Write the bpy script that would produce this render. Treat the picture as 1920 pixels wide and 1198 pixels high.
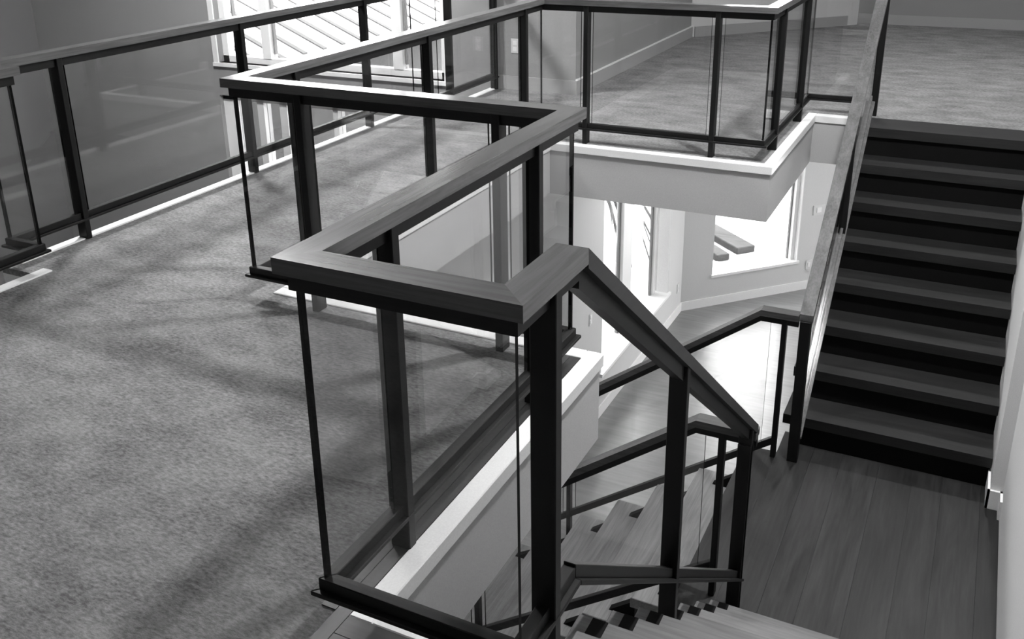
import bpy, bmesh, math, random
from mathutils import Vector, Matrix
random.seed(7)
for o in list(bpy.data.objects): bpy.data.objects.remove(o)
SC = bpy.context.scene
COL = SC.collection

# ------------------------------------------------------------------ camera
CZ = 1.5915                                   # eye height above the upper floor (floor is z = 0)
YAW, PITCH, ROLL = 0.46852, 0.34918, -0.01611
def basis():
    cy, sy = math.cos(YAW), math.sin(YAW); cp, sp = math.cos(PITCH), math.sin(PITCH)
    f0 = Vector((-sy, cy, 0)); r0 = Vector((cy, sy, 0)); u0 = Vector((0, 0, 1))
    fw = f0*cp - u0*sp; up = u0*cp + f0*sp
    cr, sr = math.cos(ROLL), math.sin(ROLL)
    return r0*cr + up*sr, -r0*sr + up*cr, fw
r, u, fw = basis()
cd = bpy.data.cameras.new('camera'); cam = bpy.data.objects.new('camera', cd); COL.objects.link(cam)
cam.matrix_world = Matrix(((r.x, u.x, -fw.x, 0), (r.y, u.y, -fw.y, 0), (r.z, u.z, -fw.z, CZ), (0, 0, 0, 1)))
cd.sensor_width = 36; cd.lens = 1793.02/1920*36
cd.shift_x = (960-949.37)/1920; cd.shift_y = (434.45-599)/1920
cd.clip_start = 0.05; cd.clip_end = 200
SC.camera = cam

# ------------------------------------------------------------------ world, exposure
SC.view_settings.view_transform = 'Standard'; SC.view_settings.look = 'None'
SC.view_settings.gamma = 1; SC.view_settings.use_curve_mapping = False
SC.view_settings.exposure = 0.43
WORLD_STRENGTH = 9.0
wd = bpy.data.worlds.new('overcast_sky'); SC.world = wd; wd.use_nodes = True
bg = wd.node_tree.nodes['Background']; bg.inputs[0].default_value = (1, 1, 1, 1); bg.inputs[1].default_value = WORLD_STRENGTH
def portal(name, loc, sx, sy, direction):
    l = bpy.data.lights.new(name, 'AREA'); l.shape = 'RECTANGLE'; l.size = sx; l.size_y = sy
    l.cycles.is_portal = True
    o = bpy.data.objects.new(name, l); COL.objects.link(o); o.location = loc
    o.rotation_euler = Vector(direction).to_track_quat('-Z', 'Y').to_euler()

FB_ = -.34
LAMPS = [   # (x, y, z, radius, watts down, watts up): stairwell lamp set by its shadows, the rest added unseen as fill; those with light upwards hang from a rod
    (-0.15, 4.35, 3.30, 0.13, 142, 0),
    (0.1, 8.6, 3.30, 0.16, 42, 0),
    (-5.0, 5.0, 2.75, 0.20, 150, 115),
    (-1.9, 7.9, FB_-.05, 0.12, 12, 0),
]

# ------------------------------------------------------------------ materials
def nodes(name):
    m = bpy.data.materials.new(name); m.use_nodes = True
    nt = m.node_tree; b = nt.nodes['Principled BSDF']
    return m, nt, b
def g(v): return (v, v, v, 1)
def plain(name, v, rough=.5, spec=.5, metal=0, bump=0, bscale=200):
    m, nt, b = nodes(name)
    b.inputs['Base Color'].default_value = g(v); b.inputs['Roughness'].default_value = rough
    b.inputs['Specular IOR Level'].default_value = spec; b.inputs['Metallic'].default_value = metal
    tc = nt.nodes.new('ShaderNodeTexCoord'); n = nt.nodes.new('ShaderNodeTexNoise')
    n.inputs['Scale'].default_value = bscale; n.inputs['Detail'].default_value = 3
    nt.links.new(tc.outputs['Object'], n.inputs['Vector'])
    rp = nt.nodes.new('ShaderNodeValToRGB')
    rp.color_ramp.elements[0].color = g(v*.94); rp.color_ramp.elements[1].color = g(min(1, v*1.06))
    rp.color_ramp.elements[0].position = .3; rp.color_ramp.elements[1].position = .7
    nt.links.new(n.outputs['Fac'], rp.inputs[0]); nt.links.new(rp.outputs[0], b.inputs['Base Color'])
    if bump:
        bp = nt.nodes.new('ShaderNodeBump'); bp.inputs['Strength'].default_value = bump; bp.inputs['Distance'].default_value = .002
        nt.links.new(n.outputs['Fac'], bp.inputs['Height']); nt.links.new(bp.outputs[0], b.inputs['Normal'])
    return m
def wood(name, lo, hi, axis='x', rough=.35, spec=.5, stretch=28, base=1.6, per_object=.0):
    m, nt, b = nodes(name); L = nt.links.new
    tc = nt.nodes.new('ShaderNodeTexCoord'); mp = nt.nodes.new('ShaderNodeMapping')
    sc = [base*stretch/3]*3; sc['xyz'.index(axis)] = base
    mp.inputs['Scale'].default_value = sc
    oi = nt.nodes.new('ShaderNodeObjectInfo'); add = nt.nodes.new('ShaderNodeVectorMath'); add.operation = 'ADD'
    mul = nt.nodes.new('ShaderNodeVectorMath'); mul.operation = 'MULTIPLY'; mul.inputs[1].default_value = (17, 23, 31)
    L(oi.outputs['Random'], mul.inputs[0]); L(tc.outputs['Object'], mp.inputs['Vector']); L(mp.outputs[0], add.inputs[0]); L(mul.outputs[0], add.inputs[1])
    n1 = nt.nodes.new('ShaderNodeTexNoise'); n1.inputs['Scale'].default_value = 1.0; n1.inputs['Detail'].default_value = 6; n1.inputs['Roughness'].default_value = .65; n1.inputs['Distortion'].default_value = .8
    L(add.outputs[0], n1.inputs['Vector'])
    mp2 = nt.nodes.new('ShaderNodeMapping'); s2 = [base*stretch*2.6]*3; s2['xyz'.index(axis)] = base*2.5; mp2.inputs['Scale'].default_value = s2
    L(tc.outputs['Object'], mp2.inputs['Vector'])
    n2 = nt.nodes.new('ShaderNodeTexNoise'); n2.inputs['Scale'].default_value = 1; n2.inputs['Detail'].default_value = 3
    L(mp2.outputs[0], n2.inputs['Vector'])
    mx = nt.nodes.new('ShaderNodeMix'); mx.data_type = 'FLOAT'; mx.inputs[0].default_value = .35
    L(n1.outputs['Fac'], mx.inputs[2]); L(n2.outputs['Fac'], mx.inputs[3])
    rp = nt.nodes.new('ShaderNodeValToRGB'); e = rp.color_ramp.elements
    e[0].position = .33; e[1].position = .68; e[0].color = g(lo); e[1].color = g(hi)
    L(mx.outputs[0], rp.inputs[0])
    out = rp.outputs[0]
    if per_object:
        ma = nt.nodes.new('ShaderNodeMath'); ma.operation = 'MULTIPLY_ADD'; ma.inputs[1].default_value = 2*per_object; ma.inputs[2].default_value = 1-per_object
        L(oi.outputs['Random'], ma.inputs[0])
        vm = nt.nodes.new('ShaderNodeVectorMath'); vm.operation = 'SCALE'; L(out, vm.inputs[0]); L(ma.outputs[0], vm.inputs['Scale']); out = vm.outputs[0]
    L(out, b.inputs['Base Color'])
    b.inputs['Roughness'].default_value = rough; b.inputs['Specular IOR Level'].default_value = spec
    bp = nt.nodes.new('ShaderNodeBump'); bp.inputs['Strength'].default_value = .12; bp.inputs['Distance'].default_value = .001
    L(n2.outputs['Fac'], bp.inputs['Height']); L(bp.outputs[0], b.inputs['Normal'])
    return m
def carpet(name, lo, hi):
    m, nt, b = nodes(name); L = nt.links.new
    tc = nt.nodes.new('ShaderNodeTexCoord')
    mp = nt.nodes.new('ShaderNodeMapping'); mp.inputs['Scale'].default_value = (48, 110, 60); mp.inputs['Rotation'].default_value = (0, 0, .12)
    L(tc.outputs['Object'], mp.inputs['Vector'])
    n = nt.nodes.new('ShaderNodeTexNoise'); n.inputs['Scale'].default_value = 1; n.inputs['Detail'].default_value = 4; n.inputs['Roughness'].default_value = .7; L(mp.outputs[0], n.inputs['Vector'])
    n2 = nt.nodes.new('ShaderNodeTexNoise'); n2.inputs['Scale'].default_value = 1; n2.inputs['Detail'].default_value = 5; n2.inputs['Roughness'].default_value = .7
    mp3 = nt.nodes.new('ShaderNodeMapping'); mp3.inputs['Scale'].default_value = (3.5, 7, 5); mp3.inputs['Rotation'].default_value = (0, 0, .5); L(tc.outputs['Object'], mp3.inputs['Vector']); L(mp3.outputs[0], n2.inputs['Vector'])
    mx = nt.nodes.new('ShaderNodeMix'); mx.data_type = 'FLOAT'; mx.inputs[0].default_value = .42
    L(n.outputs['Fac'], mx.inputs[2]); L(n2.outputs['Fac'], mx.inputs[3])
    rp = nt.nodes.new('ShaderNodeValToRGB'); e = rp.color_ramp.elements
    e[0].position = .38; e[1].position = .62; e[0].color = g(lo); e[1].color = g(hi); L(mx.outputs[0], rp.inputs[0]); L(rp.outputs[0], b.inputs['Base Color'])
    b.inputs['Roughness'].default_value = .95; b.inputs['Specular IOR Level'].default_value = .15
    bp = nt.nodes.new('ShaderNodeBump'); bp.inputs['Strength'].default_value = .5; bp.inputs['Distance'].default_value = .004
    L(n.outputs['Fac'], bp.inputs['Height']); L(bp.outputs[0], b.inputs['Normal'])
    return m
def glass(name, tint=.93, ior=1.45):
    m = bpy.data.materials.new(name); m.use_nodes = True; nt = m.node_tree; nt.nodes.clear(); L = nt.links.new
    out = nt.nodes.new('ShaderNodeOutputMaterial'); mix = nt.nodes.new('ShaderNodeMixShader'); t = nt.nodes.new('ShaderNodeBsdfTransparent'); gl = nt.nodes.new('ShaderNodeBsdfGlossy'); fr = nt.nodes.new('ShaderNodeFresnel')
    t.inputs[0].default_value = g(tint); gl.inputs[0].default_value = g(1); gl.inputs['Roughness'].default_value = .0; 
    # the slab has two faces: seen from inside, the index is inverted so a parallel pane never traps light
    ge = nt.nodes.new('ShaderNodeNewGeometry'); mi = nt.nodes.new('ShaderNodeMix'); mi.data_type = 'FLOAT'; mi.inputs[2].default_value = ior; mi.inputs[3].default_value = 1/ior
    L(ge.outputs['Backfacing'], mi.inputs[0]); L(mi.outputs[0], fr.inputs[0])
    hf = nt.nodes.new('ShaderNodeMath'); hf.operation = 'MULTIPLY'; hf.inputs[1].default_value = .95; L(fr.outputs[0], hf.inputs[0]); L(hf.outputs[0], mix.inputs[0]); L(t.outputs[0], mix.inputs[1]); L(gl.outputs[0], mix.inputs[2]); L(mix.outputs[0], out.inputs[0])
    return m
def emit(name, v):
    m, nt, b = nodes(name); b.inputs['Base Color'].default_value = g(.8); b.inputs['Emission Color'].default_value = g(1); b.inputs['Emission Strength'].default_value = v
    return m

M = dict(
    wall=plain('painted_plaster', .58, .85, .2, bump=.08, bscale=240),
    fascia=plain('plaster_half_shade', .45, .85, .2, bump=.08, bscale=240), wall_dim=plain('plaster_shade', .27, .85, .2, bump=.08, bscale=240),  # same wall paint darkened: shade is put into the fascia and dim-wall colours
    wall_lit=plain('plaster_lit', .72, .85, .2, bump=.08, bscale=240), rail_slope=wood('stained_oak_sloped_rail', .022, .045, 'y', .42, .35), rail_low=wood('stained_oak_lower_rail', .04, .10, 'x', .5, .3), wall_deep_shade=plain('plaster_deep_shade', .15, .85, .2, bump=.08, bscale=240), base_grey=plain('painted_baseboard_grey', .34, .6, .3), white=plain('white_gloss_paint', .80, .35, .4),  # light and dark wall copies carry brightness and shade in the paint colour
    ceil=plain('ceiling_paint', .88, .9, .1),
    carpet=carpet('loop_carpet', .10, .31),
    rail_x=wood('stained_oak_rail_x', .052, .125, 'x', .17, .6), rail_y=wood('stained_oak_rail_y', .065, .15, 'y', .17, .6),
    under_x=wood('dark_oak_underrail_x', .005, .012, 'x', .45, .25), under_y=wood('dark_oak_underrail_y', .005, .012, 'y', .45, .25),
    post=plain('black_steel_post', .006, .45, .25, bump=0),
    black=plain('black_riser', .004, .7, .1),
    tread_x=wood('stair_oak_lit_x', .075, .17, 'x', .4, .45, per_object=.12), tread_y=wood('stair_oak_lit_y', .10, .24, 'y', .4, .45, per_object=.12),  # same stain as the dark flight, lightened to carry the light on these treads
    dtread_x=wood('dark_stair_oak_x', .008, .022, 'x', .45, .35, per_object=.1),
    plank_y=wood('landing_plank_y', .004, .030, 'y', .45, .35, stretch=20, base=1.3, per_object=.22),
    border=wood('floor_border_oak', .018, .042, 'y', .4, .4), border_x=wood('floor_border_oak_x', .018, .042, 'x', .4, .4),
    lowfloor=wood('lower_oak_floor', .14, .25, 'x', .3, .7, stretch=16, base=.8),
    glass=glass('railing_glass', .95), pane=glass('window_glass', .97), gedge=plain('glass_edge', .002, .5, .08),
    frame=plain('white_window_frame', .85, .4, .4), dark_gasket=plain('dark_gasket', .2, .6, .3),
    metal_roof=plain('white_metal_roof', .85, .5, .3), seam=plain('grey_roof_seam', .085, .6, .2),
    siding=plain('grey_siding', .09, .8, .2), ground=plain('pale_concrete', .55, .9, .2), timber=wood('weathered_timber', .02, .07, 'x', .8, .2), leaf=plain('palm_leaf', .05, .7, .2),
    plate=plain('cover_plate', .62, .4, .4), lamp=emit('lamp_diffuser', 6), lamp_rim=plain('lamp_rim', .7, .4, .4),
)

# ------------------------------------------------------------------ mesh helpers
def mesh_obj(name, verts, faces, mat, parent=None, bevel=0, mats=None, fmat=None):
    me = bpy.data.meshes.new(name)
    off = parent.matrix_world.translation if parent is not None else Vector((0, 0, 0))
    base = OFF.get(parent.name, Vector((0, 0, 0))) if parent is not None else Vector((0, 0, 0))
    bm = bmesh.new(); vs = [bm.verts.new(Vector(v)-base) for v in verts]
    for i, f in enumerate(faces):
        fc = bm.faces.new([vs[k] for k in f])
        if fmat: fc.material_index = fmat[i]
    bmesh.ops.recalc_face_normals(bm, faces=bm.faces)
    if bevel: bmesh.ops.bevel(bm, geom=list(bm.edges), offset=bevel, segments=1, affect='EDGES', clamp_overlap=True)
    bm.to_mesh(me); bm.free()
    for m_ in (mats or [mat]): me.materials.append(m_)
    o = bpy.data.objects.new(name, me); COL.objects.link(o)
    if parent is not None: o.parent = parent; OFF[o.name] = base
    else: OFF[o.name] = Vector((0, 0, 0))
    return o
OFF = {}
def thing(name, loc, label, cat, group=None):
    o = bpy.data.objects.new(name, None); COL.objects.link(o); o.location = loc; OFF[o.name] = Vector(loc)
    o.empty_display_size = .1
    tag(o, label, cat, group); return o
def tag(o, label, cat, group=None, kind=None):
    o['label'] = label; o['category'] = cat
    if group: o['group'] = group
    if kind: o['kind'] = kind
    return o
BOXF = [(0, 1, 2, 3), (4, 7, 6, 5), (0, 4, 5, 1), (1, 5, 6, 2), (2, 6, 7, 3), (3, 7, 4, 0)]
def boxv(x0, x1, y0, y1, z0, z1): return [(x0, y0, z0), (x1, y0, z0), (x1, y1, z0), (x0, y1, z0), (x0, y0, z1), (x1, y0, z1), (x1, y1, z1), (x0, y1, z1)]
def box(name, x0, x1, y0, y1, z0, z1, mat, parent=None, bevel=0): return mesh_obj(name, boxv(x0, x1, y0, y1, z0, z1), BOXF, mat, parent, bevel)
def boxes(name, lst, mat, parent=None):
    v, f = [], []
    for b in lst:
        k = len(v); v += boxv(*b); f += [tuple(i+k for i in q) for q in BOXF]
    return mesh_obj(name, v, f, mat, parent)
def prism(name, pts, z0, z1, mat, parent=None, bevel=0):        # plan polygon extruded up
    n = len(pts); v = [(x, y, z0) for x, y in pts]+[(x, y, z1) for x, y in pts]
    f = [tuple(range(n)), tuple(range(2*n-1, n-1, -1))]+[(i, (i+1) % n, n+(i+1) % n, n+i) for i in range(n)]
    return mesh_obj(name, v, f, mat, parent, bevel)
def prism_x(name, yz, x0, x1, mat, parent=None, bevel=0, mats=None, side=None):   # profile in the YZ plane extruded along X
    n = len(yz); v = [(x0, y, z) for y, z in yz]+[(x1, y, z) for y, z in yz]
    f = [tuple(range(n)), tuple(range(2*n-1, n-1, -1))]+[(i, (i+1) % n, n+(i+1) % n, n+i) for i in range(n)]
    return mesh_obj(name, v, f, mat, parent, bevel, mats, None if mats is None else [0, 0]+[1]*n)
def prism_y(name, xz, y0, y1, mat, parent=None, bevel=0, mats=None):
    n = len(xz); v = [(x, y0, z) for x, z in xz]+[(x, y1, z) for x, z in xz]
    f = [tuple(range(n)), tuple(range(2*n-1, n-1, -1))]+[(i, (i+1) % n, n+(i+1) % n, n+i) for i in range(n)]
    return mesh_obj(name, v, f, mat, parent, bevel, mats, None if mats is None else [0, 0]+[1]*n)
def struct(o, label, cat): return tag(o, label, cat, kind='structure')

# ------------------------------------------------------------------ levels
ZT = .9115                                    # top of guardrail
R1 = .1914; ZL = -8*R1; ZB = ZL-9*R1          # riser, landing, lower floor
FB = -.34                                     # underside of the upper floor
CEIL = 3.40

# ------------------------------------------------------------------ upper floor (carpet) and slab
UP = [(-3.65, .39, -3.0, 1.416), (-3.65, -1.141, 1.416, 2.555), (-3.85, -1.141, 2.555, 2.826), (-3.85, -2.525, 2.826, 5.573),
      (-3.85, -1.098, 5.573, 6.0), (-3.65, -1.098, 6.0, 6.99), (-2.9, -1.098, 6.99, 12.2), (-1.098, .33, 7.05, 12.2), (.33, 2.0, 6.75, 12.2),
      (-1.098, -.774, 7.03, 7.05)]
fl = boxes('floor', [(a, b, c, d_, -.03, 0) for a, b, c, d_ in UP], M['carpet']); struct(fl, 'mottled grey loop carpet of the upper floor around the stairwell', 'floor')
slab = boxes('ceiling_lower', [(a, b, c, d_, FB, -.03) for a, b, c, d_ in UP], M['ceil']); struct(slab, 'painted ceiling slab of the lower storey under the carpeted floor', 'ceiling')
bd = thing('floor_border', (-1.16, 2.1, 0), 'dark stained oak boards edging the carpet beside the stairwell', 'floor border'); bd['kind'] = 'structure'
bx = [(-1.222, -1.180), (-1.180, -1.141)]
for a, b in bx: box('plank', a, b-.0015, 1.42 if a < -1.2 else 1.24, 2.826, 0, .004, M['border'], bd)
for a, b in ((1.24, 1.298), (1.299, 1.356), (1.358, 1.416)): box('plank', -1.1405, -.655, a, b, 0, .004, M['border_x'], bd)

# white caps along the floor edges
def trim(n, x0, x1, y0, y1, label):
    o = box('trim_%d' % n, x0, x1, y0, y1, -.045, .006, M['white'], None, .003); struct(o, label, 'trim')
trim(1, -1.078, -.70, 1.416, 1.479, 'white cap board under the nearest glass guardrail panel')
trim(2, -1.141, -1.078, 1.416, 2.889, 'long white cap board on the floor edge beside the dark plank border')
trim(3, -2.525, -1.141, 2.826, 2.889, 'white cap board on the floor edge behind the near carpet corner')
trim(4, -2.525, -2.455, 2.889, 5.51, 'white cap board along the walkway side of the stairwell')
trim(5, -2.525, -1.036, 5.51, 5.573, 'white cap board on the far edge of the stairwell')
trim(6, -1.098, -1.036, 5.573, 7.03, 'white cap board running back towards the dark stairs')
trim(7, -1.036, -.774, 6.955, 7.03, 'short white cap board beside the top of the dark stairs')
trim(8, -3.85, -3.79, 2.615, 6.0, 'white cap board along the left void under the long guardrail')
trim(9, -3.65, -3.59, -1.0, 2.615, 'white cap board at the left edge of the picture under the guardrail corner')
trim(10, -3.65, -3.59, 6.0, 6.99, 'short white cap board beside the end wall with the outlet')

# painted fascias below the caps
def fascia(n, x0, x1, y0, y1, label):
    o = box('wall_fascia_%s' % n, x0, x1, y0, y1, FB-.001, -.045, M['fascia'], None); struct(o, label, 'wall')
fascia('near', -1.09, -.72, 1.45, 1.468, 'grey fascia under the nearest guardrail')
fascia('side', -1.108, -1.09, 1.45, 2.877, 'grey fascia below the long white cap board')
fascia('corner', -2.50, -1.108, 2.859, 2.877, 'grey fascia behind the near carpet corner')
fascia('walkway', -2.485, -2.467, 2.877, 5.522, 'grey fascia below the walkway carpet')
fascia('far', -2.485, -1.048, 5.522, 5.54, 'grey fascia on the far side of the stairwell facing the viewer')
fascia('return', -1.066, -1.048, 5.54, 6.967, 'grey fascia running back towards the dark stairs')
fascia('end', -1.066, -.76, 6.967, 6.985, 'grey fascia beside the top of the dark stairs')

# ------------------------------------------------------------------ walls
def wallbox(side, lst, label, mat='wall'):
    o = boxes('wall_'+side, lst, M[mat]); struct(o, label, 'wall'); return o
T = .2
wallbox('right_near', [(.39, .6, -3.0, 4.9, ZB, CEIL)], 'plaster wall in a lit tone beside the landing at the right edge', 'wall_lit')
wallbox('right_stair', [(.33, .6, 4.9, 6.75, ZB, CEIL)], 'plaster wall in a lit tone beside the dark stairs', 'wall_lit')
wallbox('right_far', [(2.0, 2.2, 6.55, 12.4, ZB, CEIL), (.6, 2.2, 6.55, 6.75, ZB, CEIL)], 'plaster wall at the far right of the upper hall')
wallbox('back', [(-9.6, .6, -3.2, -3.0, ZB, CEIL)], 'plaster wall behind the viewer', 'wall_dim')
wallbox('left', [(-9.6, -9.4, -3.0, 7.4, ZB, CEIL)], 'plaster wall in a shaded tone of the left double-height void', 'wall_deep_shade')
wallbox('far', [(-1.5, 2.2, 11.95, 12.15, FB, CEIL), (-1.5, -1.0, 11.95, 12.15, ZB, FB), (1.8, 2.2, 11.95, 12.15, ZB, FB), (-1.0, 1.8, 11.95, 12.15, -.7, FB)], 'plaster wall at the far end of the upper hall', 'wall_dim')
# far-left wall with the upper and lower windows
WX0, WX1, WZ0, WZ1 = -6.80, -4.22, -.03, 2.55
LX0, LX1, LZ1 = -6.85, -4.6, -.36
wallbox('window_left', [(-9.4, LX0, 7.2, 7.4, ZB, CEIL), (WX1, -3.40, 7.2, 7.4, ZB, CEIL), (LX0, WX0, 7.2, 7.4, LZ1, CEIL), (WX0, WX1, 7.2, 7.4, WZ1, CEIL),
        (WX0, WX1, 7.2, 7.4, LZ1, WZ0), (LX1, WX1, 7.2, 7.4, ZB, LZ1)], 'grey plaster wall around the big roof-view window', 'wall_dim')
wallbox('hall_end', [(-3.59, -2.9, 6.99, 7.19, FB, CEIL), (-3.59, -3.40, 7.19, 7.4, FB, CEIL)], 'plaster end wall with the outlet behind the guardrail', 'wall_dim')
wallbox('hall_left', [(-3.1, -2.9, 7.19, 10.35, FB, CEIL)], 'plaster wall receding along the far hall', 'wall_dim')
WY0, WY1, WS = 7.62, 9.70, -2.80              # lower window in the wall x = -2.87
wallbox('lower_left', [(-3.1, -2.87, 1.38, WY0, ZB, FB), (-3.1, -2.87, WY1, 10.25, ZB, FB), (-3.1, -2.87, WY0, WY1, ZB, WS), (-3.1, -2.87, WY0, WY1, -.55, FB)], 'light plaster wall of the lower storey with tall window')
wallbox('lower_near', [(-3.1, .39, 1.2, 1.38, ZB, FB)], 'plaster wall under the near floor')
wallbox('lower_room_back', [(-9.4, -3.1, -3.0, -2.9, ZB, -2.9)], 'low plaster strip of the lower left room')
# angled wall at the far corner (both storeys)
A = Vector((-2.87, 10.25, 0)); B = Vector((-1.5, 11.70, 0)); D = (B-A).normalized(); NN = Vector((D.y, -D.x, 0))   # NN points into the room
def ang(s, n, z): p_ = A+D*s+NN*n; return (p_.x, p_.y, z)
def angbox(s0, s1, n0, n1, z0, z1):
    return [ang(s0, n0, z0), ang(s1, n0, z0), ang(s1, n1, z0), ang(s0, n1, z0), ang(s0, n0, z1), ang(s1, n0, z1), ang(s1, n1, z1), ang(s0, n1, z1)]
def ang_obj(name, lst, mat, parent=None, bevel=0):
    v, f = [], []
    for b in lst:
        k = len(v); v += angbox(*b); f += [tuple(i+k for i in q) for q in BOXF]
    return mesh_obj(name, v, f, mat, parent, bevel)
S0, S1, WS2, WT2 = .415, 1.625, -2.855, -.9
LEN = (B-A).length
o = ang_obj('wall_angled', [(-.05, S0, -.2, 0, ZB, FB), (S1, LEN+.15, -.2, 0, ZB, FB), (S0, S1, -.2, 0, ZB, WS2), (S0, S1, -.2, 0, WT2, FB), (-.05, LEN+.15, -.2, 0, FB, 1.2), (-.05, S0, -.2, 0, 1.2, 2.5), (S1, LEN+.15, -.2, 0, 1.2, 2.5), (-.05, LEN+.15, -.2, 0, 2.5, CEIL)], M['wall'])
struct(o, 'angled plaster wall with the pointed-looking lower window', 'wall')
# baseboards
def base(side, lst, label, mat='white'): o = boxes('baseboard_'+side, lst, M[mat]); struct(o, label, 'baseboard'); return o
base('hall_end', [(-3.59, -2.885, 6.975, 6.99, 0, .11)], 'grey painted baseboard under the outlet', 'base_grey')
bb = base('hall_left', [(-2.9, -2.885, 6.99, 10.3, 0, .11)], 'grey painted baseboard receding along the hall wall', 'base_grey')
box('bead', -2.9, -2.883, 6.99, 10.3, .11, .12, M['white'], bb)
struct(ang_obj('baseboard_angled', [(0, LEN, 0, .015, 0, .11)], M['base_grey']), 'baseboard of the angled wall in the upper hall', 'baseboard')
base('far', [(-1.5, 2.0, 11.935, 11.95, 0, .11)], 'baseboard at the far end of the upper hall', 'base_grey')
base('lower_left', [(-2.87, -2.855, 2.0, 10.25, ZB, ZB+.11)], 'white baseboard below the tall lower window')
struct(ang_obj('baseboard_lower_angled', [(0, LEN, 0, .015, ZB, ZB+.11)], M['white']), 'white baseboard below the pointed-looking lower window', 'baseboard')
base('landing', [(.318, .39, 4.885, 4.9, ZL, ZL+.11), (.318, .33, 4.885, 5.10, ZL, ZL+.11), (.378, .39, 4.80, 4.90, ZL, ZL+.11)], 'white stepped baseboard at the corner of the landing')
# lower floor and roof of the room
struct(box('floor_lower', -9.4, 2.0, -3.0, 12.0, ZB-.1, ZB, M['lowfloor']), 'pale oak floor of the lower storey in window light', 'floor')
struct(box('ceiling', -9.6, 2.2, -3.2, 12.4, CEIL, CEIL+.15, M['ceil']), 'flat painted ceiling above the stairwell', 'ceiling')

# ------------------------------------------------------------------ windows
def window(n, label, loc):
    w = thing('window_%d' % n, loc, label, 'window'); w['kind'] = 'structure'; return w
w1 = window(1, 'big white-framed window looking onto the white metal roof', (-5.5, 7.2, WZ0))
fz = .07
for x0, x1, z0, z1 in ((WX0, WX0+fz, WZ0, WZ1), (WX1-fz, WX1, WZ0, WZ1), (WX0, WX1, WZ0, WZ0+.06), (WX0, WX1, WZ1-.06, WZ1)): box('frame', x0, x1, 7.27, 7.35, z0, z1, M['frame'], w1)
for xm in (-6.24, -4.74): box('mullion', xm-.05, xm+.05, 7.26, 7.36, WZ0+.06, WZ1-.06, M['frame'], w1)
for xm in (-6.175, -4.675, -6.66): box('gasket', xm-.008, xm+.008, 7.30, 7.34, WZ0+.1, WZ1-.1, M['dark_gasket'], w1)
for x0, x1 in ((WX0+fz, -6.29), (-6.19, -4.79), (-4.69, WX1-fz)): box('pane', x0, x1, 7.31, 7.318, WZ0+.06, WZ1-.06, M['pane'], w1)
box('sill', WX0-.06, WX1+.06, 7.17, 7.27, WZ0-.035, WZ0, M['white'], w1)
for x0, x1 in ((WX0-.06, WX0), (WX1, WX1+.05)): box('casing', x0, x1, 7.185, 7.2, WZ0, WZ1, M['white'], w1)
w2 = window(2, 'lower sliding window glimpsed under the long left guardrail', (-5.7, 7.2, ZB))
for x0, x1 in ((LX0, LX0+.16), (-6.42, -6.34), (-6.14, -6.05), (-5.5, -5.44), (LX1-.1, LX1)): box('frame', x0, x1, 7.25, 7.36, ZB, LZ1, M['frame'], w2)
box('head', LX0, LX1, 7.25, 7.36, LZ1-.05, LZ1, M['frame'], w2)
for x0, x1 in ((LX0+.16, -6.42), (-6.34, -6.14), (-6.05, -5.5), (-5.44, LX1-.1)): box('pane', x0, x1, 7.30, 7.308, ZB, LZ1-.05, M['pane'], w2)
w3 = window(3, 'tall lower window with white mullion and deep white sill', (-2.95, 8.6, WS))
for y0, y1 in ((WY0, WY0+.06), (WY1-.14, WY1-.06)): box('frame', -3.06, -3.0, y0, y1, WS, -.55, M['frame'], w3)
box('mullion', -3.07, -2.99, 8.50, 8.76, WS, -.55, M['frame'], w3)
box('gasket', -3.05, -3.02, 8.478, 8.495, WS, -.55, M['dark_gasket'], w3)
box('gasket', -3.05, -3.02, WY1-.17, WY1-.145, WS, -.55, M['dark_gasket'], w3)
for y0, y1 in ((WY0+.06, 8.478), (8.76, WY1-.17)): box('pane', -3.03, -3.022, y0, y1, WS, -.55, M['pane'], w3)
box('sill', -3.1, -2.84, WY0-.04, WY1+.04, WS-.03, WS+.002, M['white'], w3)
box('jamb', -3.0, -2.872, WY1-.012, WY1, WS, -.55, M['white'], w3)
w4 = window(4, 'pointed-looking lower window of the angled wall with white jamb', (A.x+.7, A.y+.7, WS2))
ang_obj('frame', [(S0, S0+.05, -.16, -.1, WS2, WT2)], M['frame'], w4); ang_obj('frame', [(S1-.06, S1-.012, -.14, -.06, WS2, WT2)], M['frame'], w4)
ang_obj('gasket', [(S1-.075, S1-.062, -.14, -.11, WS2, WT2)], M['dark_gasket'], w4)
ang_obj('pane', [(S0+.05, S1-.07, -.13, -.122, WS2, WT2)], M['pane'], w4)
ang_obj('sill', [(S0-.02, S1+.02, -.2, .02, WS2-.03, WS2+.002)], M['white'], w4)
ang_obj('jamb', [(S1-.012, S1, -.1, 0, WS2, WT2)], M['white'], w4)
w5 = window(5, 'added wide glazed doors, unseen behind the dark stairs, lighting the lower storey', (.4, 11.95, ZB))  # unseen doors added to bring daylight into the lower storey
for x0, x1 in ((-1.0, -.93), (.36, .44), (1.73, 1.8)): box('frame', x0, x1, 12.0, 12.1, ZB, -.7, M['frame'], w5)
for x0, x1 in ((-.93, .36), (.44, 1.73)): box('pane', x0, x1, 12.04, 12.048, ZB, -.7, M['pane'], w5)
w6 = window(6, 'added high upper window of the angled wall, unseen above the picture', (A.x+.7, A.y+.7, 1.2))  # unseen window added for light and sheen on the far rails
for s0_, s1_ in ((S0, S0+.06), (S1-.06, S1)): ang_obj('frame', [(s0_, s1_, -.16, -.08, 1.2, 2.5)], M['frame'], w6)
ang_obj('pane', [(S0+.06, S1-.06, -.13, -.122, 1.2, 2.5)], M['pane'], w6)
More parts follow.
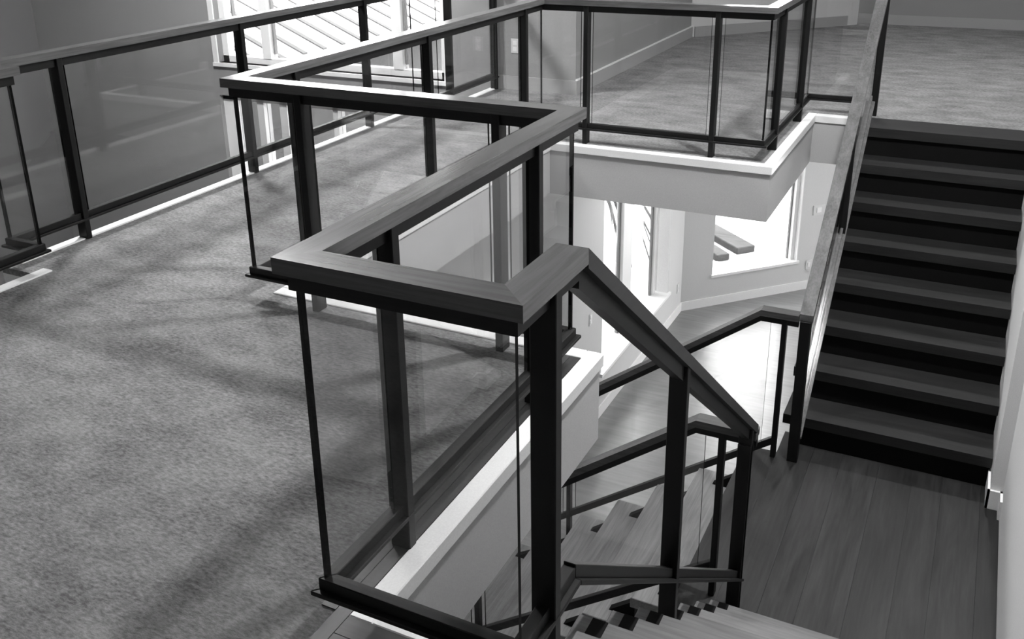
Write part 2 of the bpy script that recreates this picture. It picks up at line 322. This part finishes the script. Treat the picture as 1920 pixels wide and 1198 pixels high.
portal('portal_added_doors', (.4, 12.1, (ZB-.7)/2), 2.8, -.7-ZB, (0, -1, 0))
pc = A+D*((S0+S1)/2)-NN*.19
portal('portal_added_window', (pc.x, pc.y, 1.85), S1-S0, 1.3, NN)
portal('portal_roof_window', ((WX0+WX1)/2, 7.36, (WZ0+WZ1)/2), WX1-WX0, WZ1-WZ0, (0, -1, 0))
portal('portal_lower_window', ((LX0+LX1)/2, 7.36, (ZB+LZ1)/2), LX1-LX0, LZ1-ZB, (0, -1, 0))
portal('portal_tall_window', (-3.09, (WY0+WY1)/2, (WS-.55)/2), WY1-WY0, 2.25, (1, 0, 0))
pc = A+D*((S0+S1)/2)-NN*.19
portal('portal_angled_window', (pc.x, pc.y, (WS2+WT2)/2), S1-S0, WT2-WS2, NN)

# ------------------------------------------------------------------ guardrails
CW, CH = .0712, .0345          # cap width, height
SW, SB = .031, .0735           # under-rail width, depth below top to its bottom
PW, PD = .057, .030            # post across / along the rail
GT = .012                      # glass thickness
BZ0, BZ1, PZ0 = .104, .134, .092
GAP = .024
def offs(path, d):
    n = len(path); res = []
    for i in range(n):
        dirs = []
        if i > 0: dirs.append((Vector(path[i])-Vector(path[i-1])).normalized())
        if i < n-1: dirs.append((Vector(path[i+1])-Vector(path[i])).normalized())
        nn = [Vector((-t.y, t.x)) for t in dirs]
        if len(nn) == 1: res.append(Vector(path[i])+nn[0]*d)
        else:
            b_ = (nn[0]+nn[1]); res.append(Vector(path[i])+b_*(d*2/ (b_.length_squared)) if b_.length > 1e-6 else Vector(path[i]))
    return res
def rail_part(name, path, w, z0, z1, mx, my, parent, bevel=0):
    a, b = offs(path, w/2), offs(path, -w/2)
    for i in range(len(path)-1):
        t = Vector(path[i+1])-Vector(path[i])
        prism(name, [a[i], b[i], b[i+1], a[i+1]], z0, z1, mx if abs(t.x) > abs(t.y) else my, parent, bevel)
def glass_x(name, pts_yz, x, parent): return prism_x(name, pts_yz, x-GT/2, x+GT/2, None, parent, 0, [M['glass'], M['gedge']])
def glass_y(name, pts_xz, y, parent): return prism_y(name, pts_xz, y-GT/2, y+GT/2, None, parent, 0, [M['glass'], M['gedge']])
def level_rail(root, path, posts, zf=0.0, end_gap=(0, 0), cap=True):
    """posts: {segment index: [positions along the varying axis]}"""
    rail_part('handrail', path, CW, zf+ZT-CH, zf+ZT, M['rail_x'], M['rail_y'], root)
    rail_part('under_rail', path, SW, zf+ZT-SB, zf+ZT-CH, M['under_x'], M['under_y'], root)
    rail_part('bottom_rail', path, SW, zf+BZ0, zf+BZ1, M['under_x'], M['under_y'], root, .002)
    rail_part('base_plate', path, CW-.012, zf+PZ0, zf+BZ0, M['under_x'], M['under_y'], root, .002)
    for i in range(len(path)-1):
        p0, p1 = Vector(path[i]), Vector(path[i+1]); ax = 0 if abs(p1.x-p0.x) > abs(p1.y-p0.y) else 1
        lo, hi = sorted((p0[ax], p1[ax])); ps = sorted(posts.get(i, []))
        # corner ends: glass meets at the corner; open ends stop short
        first_end = p0[ax] if p0[ax] < p1[ax] else p1[ax]
        st = [lo-GT/2+ .001]; 
        for q in ps:
            c = p0[1-ax]
            if ax == 0: box('post', q-PD/2, q+PD/2, c-PW/2, c+PW/2, zf, zf+ZT-CH, M['post'], root, .002)
            else: box('post', c-PW/2, c+PW/2, q-PD/2, q+PD/2, zf, zf+ZT-CH, M['post'], root, .002)
            st += [q-PD/2-GAP, q+PD/2+GAP]
        st += [hi+GT/2-.001]
        # trim so the two panes of a corner butt instead of overlapping
        if ax == 1: st[0] += GT; st[-1] -= GT
        for k in range(0, len(st), 2):
            a, b = st[k], st[k+1]
            if b-a < .15: continue
            q4 = [(a, zf+BZ1-.012), (b, zf+BZ1-.012), (b, zf+ZT-SB+.01), (a, zf+ZT-SB+.01)]
            (glass_y if ax == 0 else glass_x)('glass_panel', q4, p0[1-ax], root)
XA = -.6875
main = [(XA, 1.649), (XA, 1.382), (-1.164, 1.382), (-1.164, 2.781), (-2.568, 2.781), (-2.568, 5.619), (-1.1256, 5.619), (-1.1256, 7.085), (-.712, 7.085)]
G = thing('glass_guardrail', (-1.164, 2.781, 0), 'zigzag glass guardrail with oak handrail around the central stairwell', 'guardrail')
level_rail(G, main, {0: [1.52], 2: [1.69, 2.48], 3: [-2.25, -1.43], 4: [3.13, 4.20, 5.345], 5: [-2.255, -1.43], 6: [5.925, 6.75]})
left = [(-3.61, -1.0), (-3.61, 2.592), (-3.806, 2.592), (-3.806, 6.03), (-3.60, 6.03), (-3.60, 6.975)]
GL = thing('glass_guardrail', (-3.806, 4.2, 0), 'long glass guardrail on the left overlooking the roof-view window', 'guardrail')
level_rail(GL, left, {0: [.2, 1.4], 2: [2.985, 4.21, 5.43], 4: [6.21, 6.94]})

# ------------------------------------------------------------------ stairs
# flight descending from the viewer's floor to the landing (towards +y)
T1, Y1 = .2535, 1.605
F1 = thing('staircase', (-.15, 2.5, ZL), 'near flight of oak treads in a lit tone going down to the landing', 'staircase')
TH = .06
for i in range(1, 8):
    y1_, z = Y1+T1*i, -R1*i
    box('tread', -.745, .385, y1_-T1-.035, y1_, z-TH, z, M['tread_x'], F1, .003)
    box('riser', -.64, .385, y1_-T1-.03, y1_-T1-.012, z, z+R1-TH, M['black'], F1)
    box('tread_shade', -.706, -.664, y1_-.16, y1_-.004, z, z+.003, M['black'], F1)  # black strip on each tread stands in for the bottom rail's shadow
box('riser', -.64, .385, Y1+7*T1-.03, Y1+7*T1-.012, ZL, ZL+R1-TH, M['black'], F1)
box('nosing', -.65, .385, 1.416, Y1, -.06, .002, M['tread_x'], F1, .003)
saw = [(Y1-.1, -.06), (Y1-.1, -.25)]
for xs in (-.70, -.62):
    prism_x('stringer', [(Y1+.02, -.25), (Y1+7*T1, ZL+.01), (Y1+7*T1-.25, ZL+.01), (Y1-.04, -.52+.16)], xs, xs+.03, M['black'], F1)
# landing
LD = thing('floor_landing', (-.2, 4.2, ZL), 'dark oak plank landing between the two flights', 'landing'); LD['kind'] = 'structure'
boxes('slab', [(-.94, .385, Y1+7*T1-.02, 4.955, ZL-.2, ZL-.012), (-.765, .33, 4.955, 5.2, ZL-.2, ZL-.012)], M['black'], LD)
px = -.948; k = 0
widths = [.176, .19, .16, .2, .18, .15, .19, .17]
while px < .385:
    wd_ = widths[k % 8]; x1_ = min(px+wd_, .389)
    y_end = 4.955 if x1_ < -.75 else 5.2
    box('plank', px, x1_-.0008, Y1+7*T1-.02, y_end, ZL-.014, ZL+(.0006 if k % 2 else 0), M['plank_y'], LD)
    px = x1_; k += 1
# far flight rising from the landing to the upper hall (towards +y)
T3, Y3 = .2389, 6.744
F3 = thing('staircase', (-.2, 5.9, ZL), 'dark flight of thick oak treads climbing to the far hall', 'staircase')
for i in range(1, 8):
    y, z = Y3-T3*i, -R1*i
    box('tread', -.774, .328, y, y+T3+.05, z-TH, z, M['dtread_x'], F3)
    box('riser', -.70, .326, y+.022, y+.04, z-R1, z-TH, M['black'], F3)
box('riser', -.70, .326, Y3+.022, Y3+.04, -R1, -TH, M['black'], F3)
box('nosing', -.774, .328, Y3, 7.05, -TH, .003, M['dtread_x'], F3)
prism_x('stringer', [(5.20, ZL), (5.32, ZL), (Y3+.1, -.40), (Y3+.1, -.12)], -.70, -.66, M['black'], F3)
# flight going down to the left from the landing (towards -x)
X2 = -.948
F2 = thing('staircase', (-1.6, 4.28, ZB), 'lower flight of oak treads in a lit tone going down left of the landing', 'staircase')
for i in range(1, 6):
    x, z = X2-T1*i, ZL-R1*i
    box('tread', x, x+T1+.035, 3.66, 4.895, z-TH, z, M['tread_y'], F2, .003)
    box('riser', x+T1+.012, x+T1+.03, 3.70, 4.86, z, z+R1-TH, M['dtread_x'], F2)
ZQ = ZL-6*R1
box('quarter_landing', -2.865, X2-5*T1+.035, 3.66, 4.895, ZQ-.12, ZQ, M['tread_y'], F2, .003)
box('riser', X2-5*T1+.012, X2-5*T1+.03, 3.70, 4.86, ZQ, ZQ+R1-TH, M['dtread_x'], F2)
for i in (1, 2):
    box('tread', -2.865, -2.22, 3.66-T1*i, 3.66-T1*(i-1)+.03, ZQ-R1*i-TH, ZQ-R1*i, M['tread_x'], F2, .003)
prism_y('stringer', [(X2-.02, ZL-.1), (X2-.02, ZL-.32), (X2-5*T1, ZQ-.1), (X2-5*T1-.2, ZQ-.02), (X2-5*T1, ZQ+.1)], 3.74, 3.78, M['black'], F2)
prism_y('stringer', [(X2-.02, ZL-.1), (X2-.02, ZL-.32), (X2-5*T1, ZQ-.1), (X2-5*T1-.2, ZQ-.02), (X2-5*T1, ZQ+.1)], 4.76, 4.80, M['black'], F2)

# ------------------------------------------------------------------ sloping rails
def band(p0, p1, lo, hi):      # parallelogram between two points of a sloping line, offset lo..hi in z
    return [(p0[0], p0[1]+lo), (p1[0], p1[1]+lo), (p1[0], p1[1]+hi), (p0[0], p0[1]+hi)]
# rail of the near flight
SL1 = .755
R_1 = thing('stair_railing', (XA, 2.6, ZL), 'sloping railing of the near flight in the foreground', 'railing')
ya, za = 1.649, ZT; yb = 3.64; zb = za-SL1*(yb-ya)
def sloped_x(root, x, a, b, posts, bottom_shift=0, slope_posts=None, pw=PW, pd=PD, cap='rail_slope', und='under_y', zb_off=(BZ0, BZ1, PZ0)):
    h = ZT
    prism_x('handrail', band(a, b, -CH*1.25, 0), x-CW/2, x+CW/2, M[cap], root)
    prism_x('under_rail', band(a, b, -SB*1.25, -CH*1.25), x-SW/2, x+SW/2, M[und], root)
    a2, b2 = (a[0], a[1]-h), (b[0], b[1]-h)
    prism_x('bottom_rail', band(a2, b2, zb_off[0], zb_off[1]+.008), x-SW/2, x+SW/2, M[und], root, .002)
    prism_x('base_plate', band(a2, b2, zb_off[2]-.004, zb_off[0]), x-(CW-.012)/2, x+(CW-.012)/2, M[und], root, .002)
    s = (b[1]-a[1])/(b[0]-a[0])
    st = [a[0]+.004]
    for q, foot in posts:
        zq = a[1]+s*(q-a[0])
        prism_x('post', [(q-pd/2, foot), (q+pd/2, foot), (q+pd/2, zq+s*pd/2-CH), (q-pd/2, zq-s*pd/2-CH)], x-pw/2, x+pw/2, M['post'], root, .002)
        st += [q-pd/2-GAP, q+pd/2+GAP]
    st += [b[0]-.004]
sloped_x(R_1, XA, (ya, za), (yb, zb), [(2.49, -R1*4), (3.575, ZL)])
box('newel', XA-PW/2, XA+PW/2, 3.552, 3.60, ZL, ZL+ZT-CH, M['post'], R_1, .002)

# rails of the lower flight
def lower_rail(label, yc, xs, thin, low_posts, lift=0):
    root = thing('stair_railing', (-1.3, yc, ZL), label, 'railing')
    zt = ZL+ZT; x0, x1, x2 = xs; s = .735
    z2 = zt-s*(x1-x2)
    y0, y1 = yc-CW/2, yc+CW/2
    def poly(dt, db): return [(x0, zt-dt), (x1, zt-dt), (x2, z2-dt*1.2), (x2, z2-db*1.2), (x1, zt-db), (x0, zt-db)]
    prism_y('handrail', poly(0, CH), y0, y1, M['rail_low'], root)
    prism_y('under_rail', poly(CH, SB), yc-SW/2, yc+SW/2, M['under_x'], root)
    xb0 = thin
    zb0 = ZL+BZ1+lift; zb2 = zb0-.715*(xb0-x2)
    prism_y('bottom_rail', [(xb0, zb0), (x2, zb2), (x2, zb2-.048), (xb0, zb0-.048)], yc-SW/2, yc+SW/2, M['under_x'], root, .002)
    box('post', thin-.014, thin+.014, yc-.02, yc+.02, ZL, zt-CH, M['post'], root, .002)
    for q in low_posts:
        zq = zt-s*(x1-q); zf = ZL-R1*math.ceil((X2-q)/T1)
        box('post', q-.014, q+.014, yc-.02, yc+.02, zf, zq-CH, M['post'], root, .002)
    st = [thin-.014-.06]
    for q in low_posts: st += [q+.014+.03, q-.014-.03]
    st += [x2+.01]
    ztop = lambda x: (zt if x > x1 else zt-s*(x1-x))-SB
    zbot = lambda x: zb0-.715*(xb0-x)-.01
    for k in range(0, len(st), 2):
        p, q = st[k], st[k+1]
        if p-q < .05: continue
        pts = [(p, zbot(p)), (q, zbot(q)), (q, ztop(q))]+([(x1, ztop(x1))] if q < x1 < p else [])+[(p, ztop(p))]
        glass_y('glass_panel', pts, yc, root)
    return root
lower_rail('lower railing on the near side of the lower flight', 3.64, (XA+CW/2, -.915, -2.22), -.80, [-2.05], .06)
RF = lower_rail('lower railing on the far side of the lower flight below the bright windows', 4.905, (-.711, -.912, -2.26), -.785, [-2.05])
# railing of the far dark flight
XC = -.6755
R_3 = thing('stair_railing', (XC, 5.9, ZL), 'steep railing beside the dark far flight', 'railing')
S3 = .735
a3, b3 = (4.905, ZL+ZT), (6.98, ZL+ZT+S3*(6.98-4.905))
prism_x('handrail', band(a3, b3, -CH*1.25, 0), XC-CW/2, XC+CW/2, M['rail_y'], R_3)
box('handrail', XC-CW/2, XC+CW/2, 6.98, 7.13, ZT-CH, ZT, M['rail_y'], R_3)
prism_x('under_rail', band(a3, b3, -SB*1.25, -CH*1.25), XC-SW/2, XC+SW/2, M['under_y'], R_3)
c3, d3 = (4.93, -1.354), (6.86, .19)
prism_x('bottom_rail', band(c3, d3, -.03, .008), XC-SW/2, XC+SW/2, M['rail_y'], R_3, .002)
prism_x('base_plate', band(c3, d3, -.045, -.03), XC-.035, XC+.035, M['rail_y'], R_3, .002)
def z3(y): return a3[1]+S3*(y-a3[0])
def zc3(y): return c3[1]+(d3[1]-c3[1])/(d3[0]-c3[0])*(y-c3[0])
box('newel', XC-PW/2, XC+PW/2, 4.885, 4.935, ZL, ZL+ZT-CH, M['post'], R_3, .002)
for q, ft in ((6.03, -3*R1), (7.13, 0)):
    prism_x('post', [(q-.02, ft), (q+.02, ft), (q+.02, min(ZT, z3(q))-CH), (q-.02, min(ZT, z3(q))-CH)], XC-PW/2, XC+PW/2, M['post'], R_3, .002)
for p, q in ((4.99, 5.97), (6.09, 6.96)):
    glass_x('glass_panel', [(p, zc3(p)), (q, zc3(q)), (q, z3(q)-.07), (p, z3(p)-.07)], XC, R_3)

# ------------------------------------------------------------------ small fittings
def cover(name, label, cat, kind, pos):
    o = thing(name, pos, label, cat)
    x, y, z = pos
    if kind == 'y': box('cover_plate', x-.036, x+.036, y-.006, y, z-.058, z+.058, M['plate'], o, .002); box('socket', x-.017, x+.017, y-.009, y-.006, z+.008, z+.042, M['white'], o); box('socket', x-.017, x+.017, y-.009, y-.006, z-.042, z-.008, M['white'], o)
    if kind == 'x': box('cover_plate', x, x+.006, y-.036, y+.036, z-.058, z+.058, M['plate'], o, .002); box('socket', x+.006, x+.009, y-.017, y+.017, z+.008, z+.042, M['white'], o); box('socket', x+.006, x+.009, y-.017, y+.017, z-.042, z-.008, M['white'], o)
cover('wall_outlet', 'pale outlet plate on the end wall behind the guardrail', 'outlet', 'y', (-3.43, 6.99, .355))
cover('wall_outlet', 'pale plate on the lower wall left of the tall window', 'outlet', 'x', (-2.87, 7.32, -2.11))
cover('wall_outlet', 'pale outlet plate between the two lower windows', 'outlet', 'x', (-2.87, 10.1, -2.90))
def ang_cover(label, cat, name, s, z, w, h):
    o = thing(name, ang(s, 0, z), label, cat); ang_obj('cover_plate', [(s-w/2, s+w/2, 0, .008, z-h/2, z+h/2)], M['plate'], o, .002)
    ang_obj('rocker' if 'switch' in name else 'socket', [(s-w/5, s+w/5, .008, .012, z-h/4, z+h/4)], M['white'], o)
ang_cover('wide pale switch plate right of the pointed-looking window', 'switch', 'light_switch', 1.875, -2.22, .165, .13)
ang_cover('pale outlet plate low on the angled wall', 'outlet', 'wall_outlet', 1.80, -2.93, .085, .12)

# ------------------------------------------------------------------ ceiling lamps: the stairwell one, plus added fill
def disc(name, cx, cy, z0, z1, r0, mat, parent, n=24, r1=None):
    r1 = r1 or r0
    v = [(cx+r0*math.cos(2*math.pi*i/n), cy+r0*math.sin(2*math.pi*i/n), z0) for i in range(n)]+[(cx+r1*math.cos(2*math.pi*i/n), cy+r1*math.sin(2*math.pi*i/n), z1) for i in range(n)]
    f = [tuple(range(n)), tuple(range(2*n-1, n-1, -1))]+[(i, (i+1) % n, n+(i+1) % n, n+i) for i in range(n)]
    return mesh_obj(name, v, f, mat, parent)
LL = ['round ceiling lamp above the stairwell', 'added unseen ceiling lamp brightening the far hall', 'added unseen pendant brightening the ceiling over the left void', 'added hidden lamp under the far slab brightening the lower storey']
def lamp_light(lp, z, rr, wt, up):
    l = bpy.data.lights.new('lamp_light', 'AREA'); l.shape = 'DISK'; l.size = 2*rr; l.energy = wt
    lo = bpy.data.objects.new('lamp_light', l); COL.objects.link(lo); lo.parent = lp; lo.location = (0, 0, z)
    if up: lo.rotation_euler = (math.pi, 0, 0)
for (x, y, z, rr, wt, wu), lab in zip(LAMPS, LL):
    lp = thing('fill_pendant' if wu else 'unseen_ceiling_lamp', (x, y, z), lab, 'lamp', 'ceiling lamps')
    disc('diffuser', x, y, z, z+.02, rr, M['lamp'], lp, r1=rr+.01)
    top = CEIL if z > 0 else FB_
    if wu:
        disc('shade', x, y, z+.02, z+.14, rr+.02, M['lamp_rim'], lp); disc('upper_diffuser', x, y, z+.14, z+.15, rr, M['lamp'], lp)
        disc('rod', x, y, z+.15, top, .012, M['post'], lp, 10); disc('canopy', x, y, top-.03, top, .06, M['lamp_rim'], lp, 16)
        lamp_light(lp, .156, rr, wu, True)
    else: disc('rim', x, y, z+.02, top, rr+.02, M['lamp_rim'], lp)
    lamp_light(lp, -.006, rr, wt, False)

# ------------------------------------------------------------------ outside
XE, ZE, PIT = -8.44, -.60, .42
RO = thing('metal_roof', (XE, 12, ZE), 'white standing-seam metal roof outside the big window', 'roof')
prism_y('roof_sheet', [(XE, ZE), (XE-6, ZE+6*PIT), (XE-6, ZE+6*PIT-.1), (XE, ZE-.1)], 8.2, 20, M['metal_roof'], RO)
for i in range(24):
    y = 8.35+.452*i+.03
    prism_y('seam', [(XE-.02, ZE+.006), (XE-6, ZE+6*PIT-.005), (XE-6, ZE+6*PIT+.02), (XE-.02, ZE+.03)], y-.045, y+.045, M['seam'], RO)
box('gutter', XE, XE+.12, 8.2, 20, ZE-.16, ZE-.02, M['metal_roof'], RO)
gr = box('ground', -40, 30, 7.4, 45, ZB-.3, ZB-.12, M['ground']); tag(gr, 'pale ground outside the house', 'ground', kind='structure')
nw = box('neighbour_wall', XE-.5, XE-.3, 8.2, 20, ZB-.12, ZE, M['siding']); tag(nw, 'pale wall under the metal roof outside', 'wall', kind='structure')
def timber(label, p0, p1, z0, z1, w):
    p0, p1 = Vector((*p0, 0)), Vector((*p1, 0)); t = (p1-p0).normalized(); m = Vector((-t.y, t.x, 0))*w/2
    v = [(*(q+e)[:2], zz) for zz in (z0, z1) for q, e in ((p0, -m), (p1, -m), (p1, m), (p0, m))]
    o = mesh_obj('garden_timber', v, BOXF, M['timber'], None, .01); tag(o, label, 'timber', 'garden timbers')
timber('long weathered garden timber outside the angled window', (-4.51, 14.41), (-2.665, 12.755), ZB-.12, ZB-.02, .3)
timber('short weathered garden timber nearest the angled window', (-4.3, 13.7), (-2.88, 12.33), ZB-.12, ZB-.02, .2)
PX, PY, PZ = -4.2, 10.88, -2.05
PT = thing('palm_tree', (PX, PY, ZB-.12), 'small palm with drooping fronds at the left of the tall lower window', 'palm')
disc('trunk', PX, PY, ZB-.12, PZ, .07, M['timber'], PT, 10, .05)
for k in range(22):
    a = 2*math.pi*k/22; v = []; f = []; ln = .85+.12*math.sin(k*2.4)
    for j in range(7):
        t = j/6; rad = ln*t; z = PZ+.18*math.sin(t*2.4)-.95*t*t; wv = .035*(1-t)+.006
        c = Vector((PX+rad*math.cos(a), PY+rad*math.sin(a), z)); sd = Vector((-math.sin(a), math.cos(a), 0))*wv
        v += [tuple(c-sd+Vector((0, 0, -.03))), tuple(c+Vector((0, 0, .005))), tuple(c+sd+Vector((0, 0, -.03)))]
        if j: q = 3*j; f += [(q-3, q-2, q+1, q), (q-2, q-1, q+2, q+1)]
    mesh_obj('frond', v, f, M['leaf'], PT)
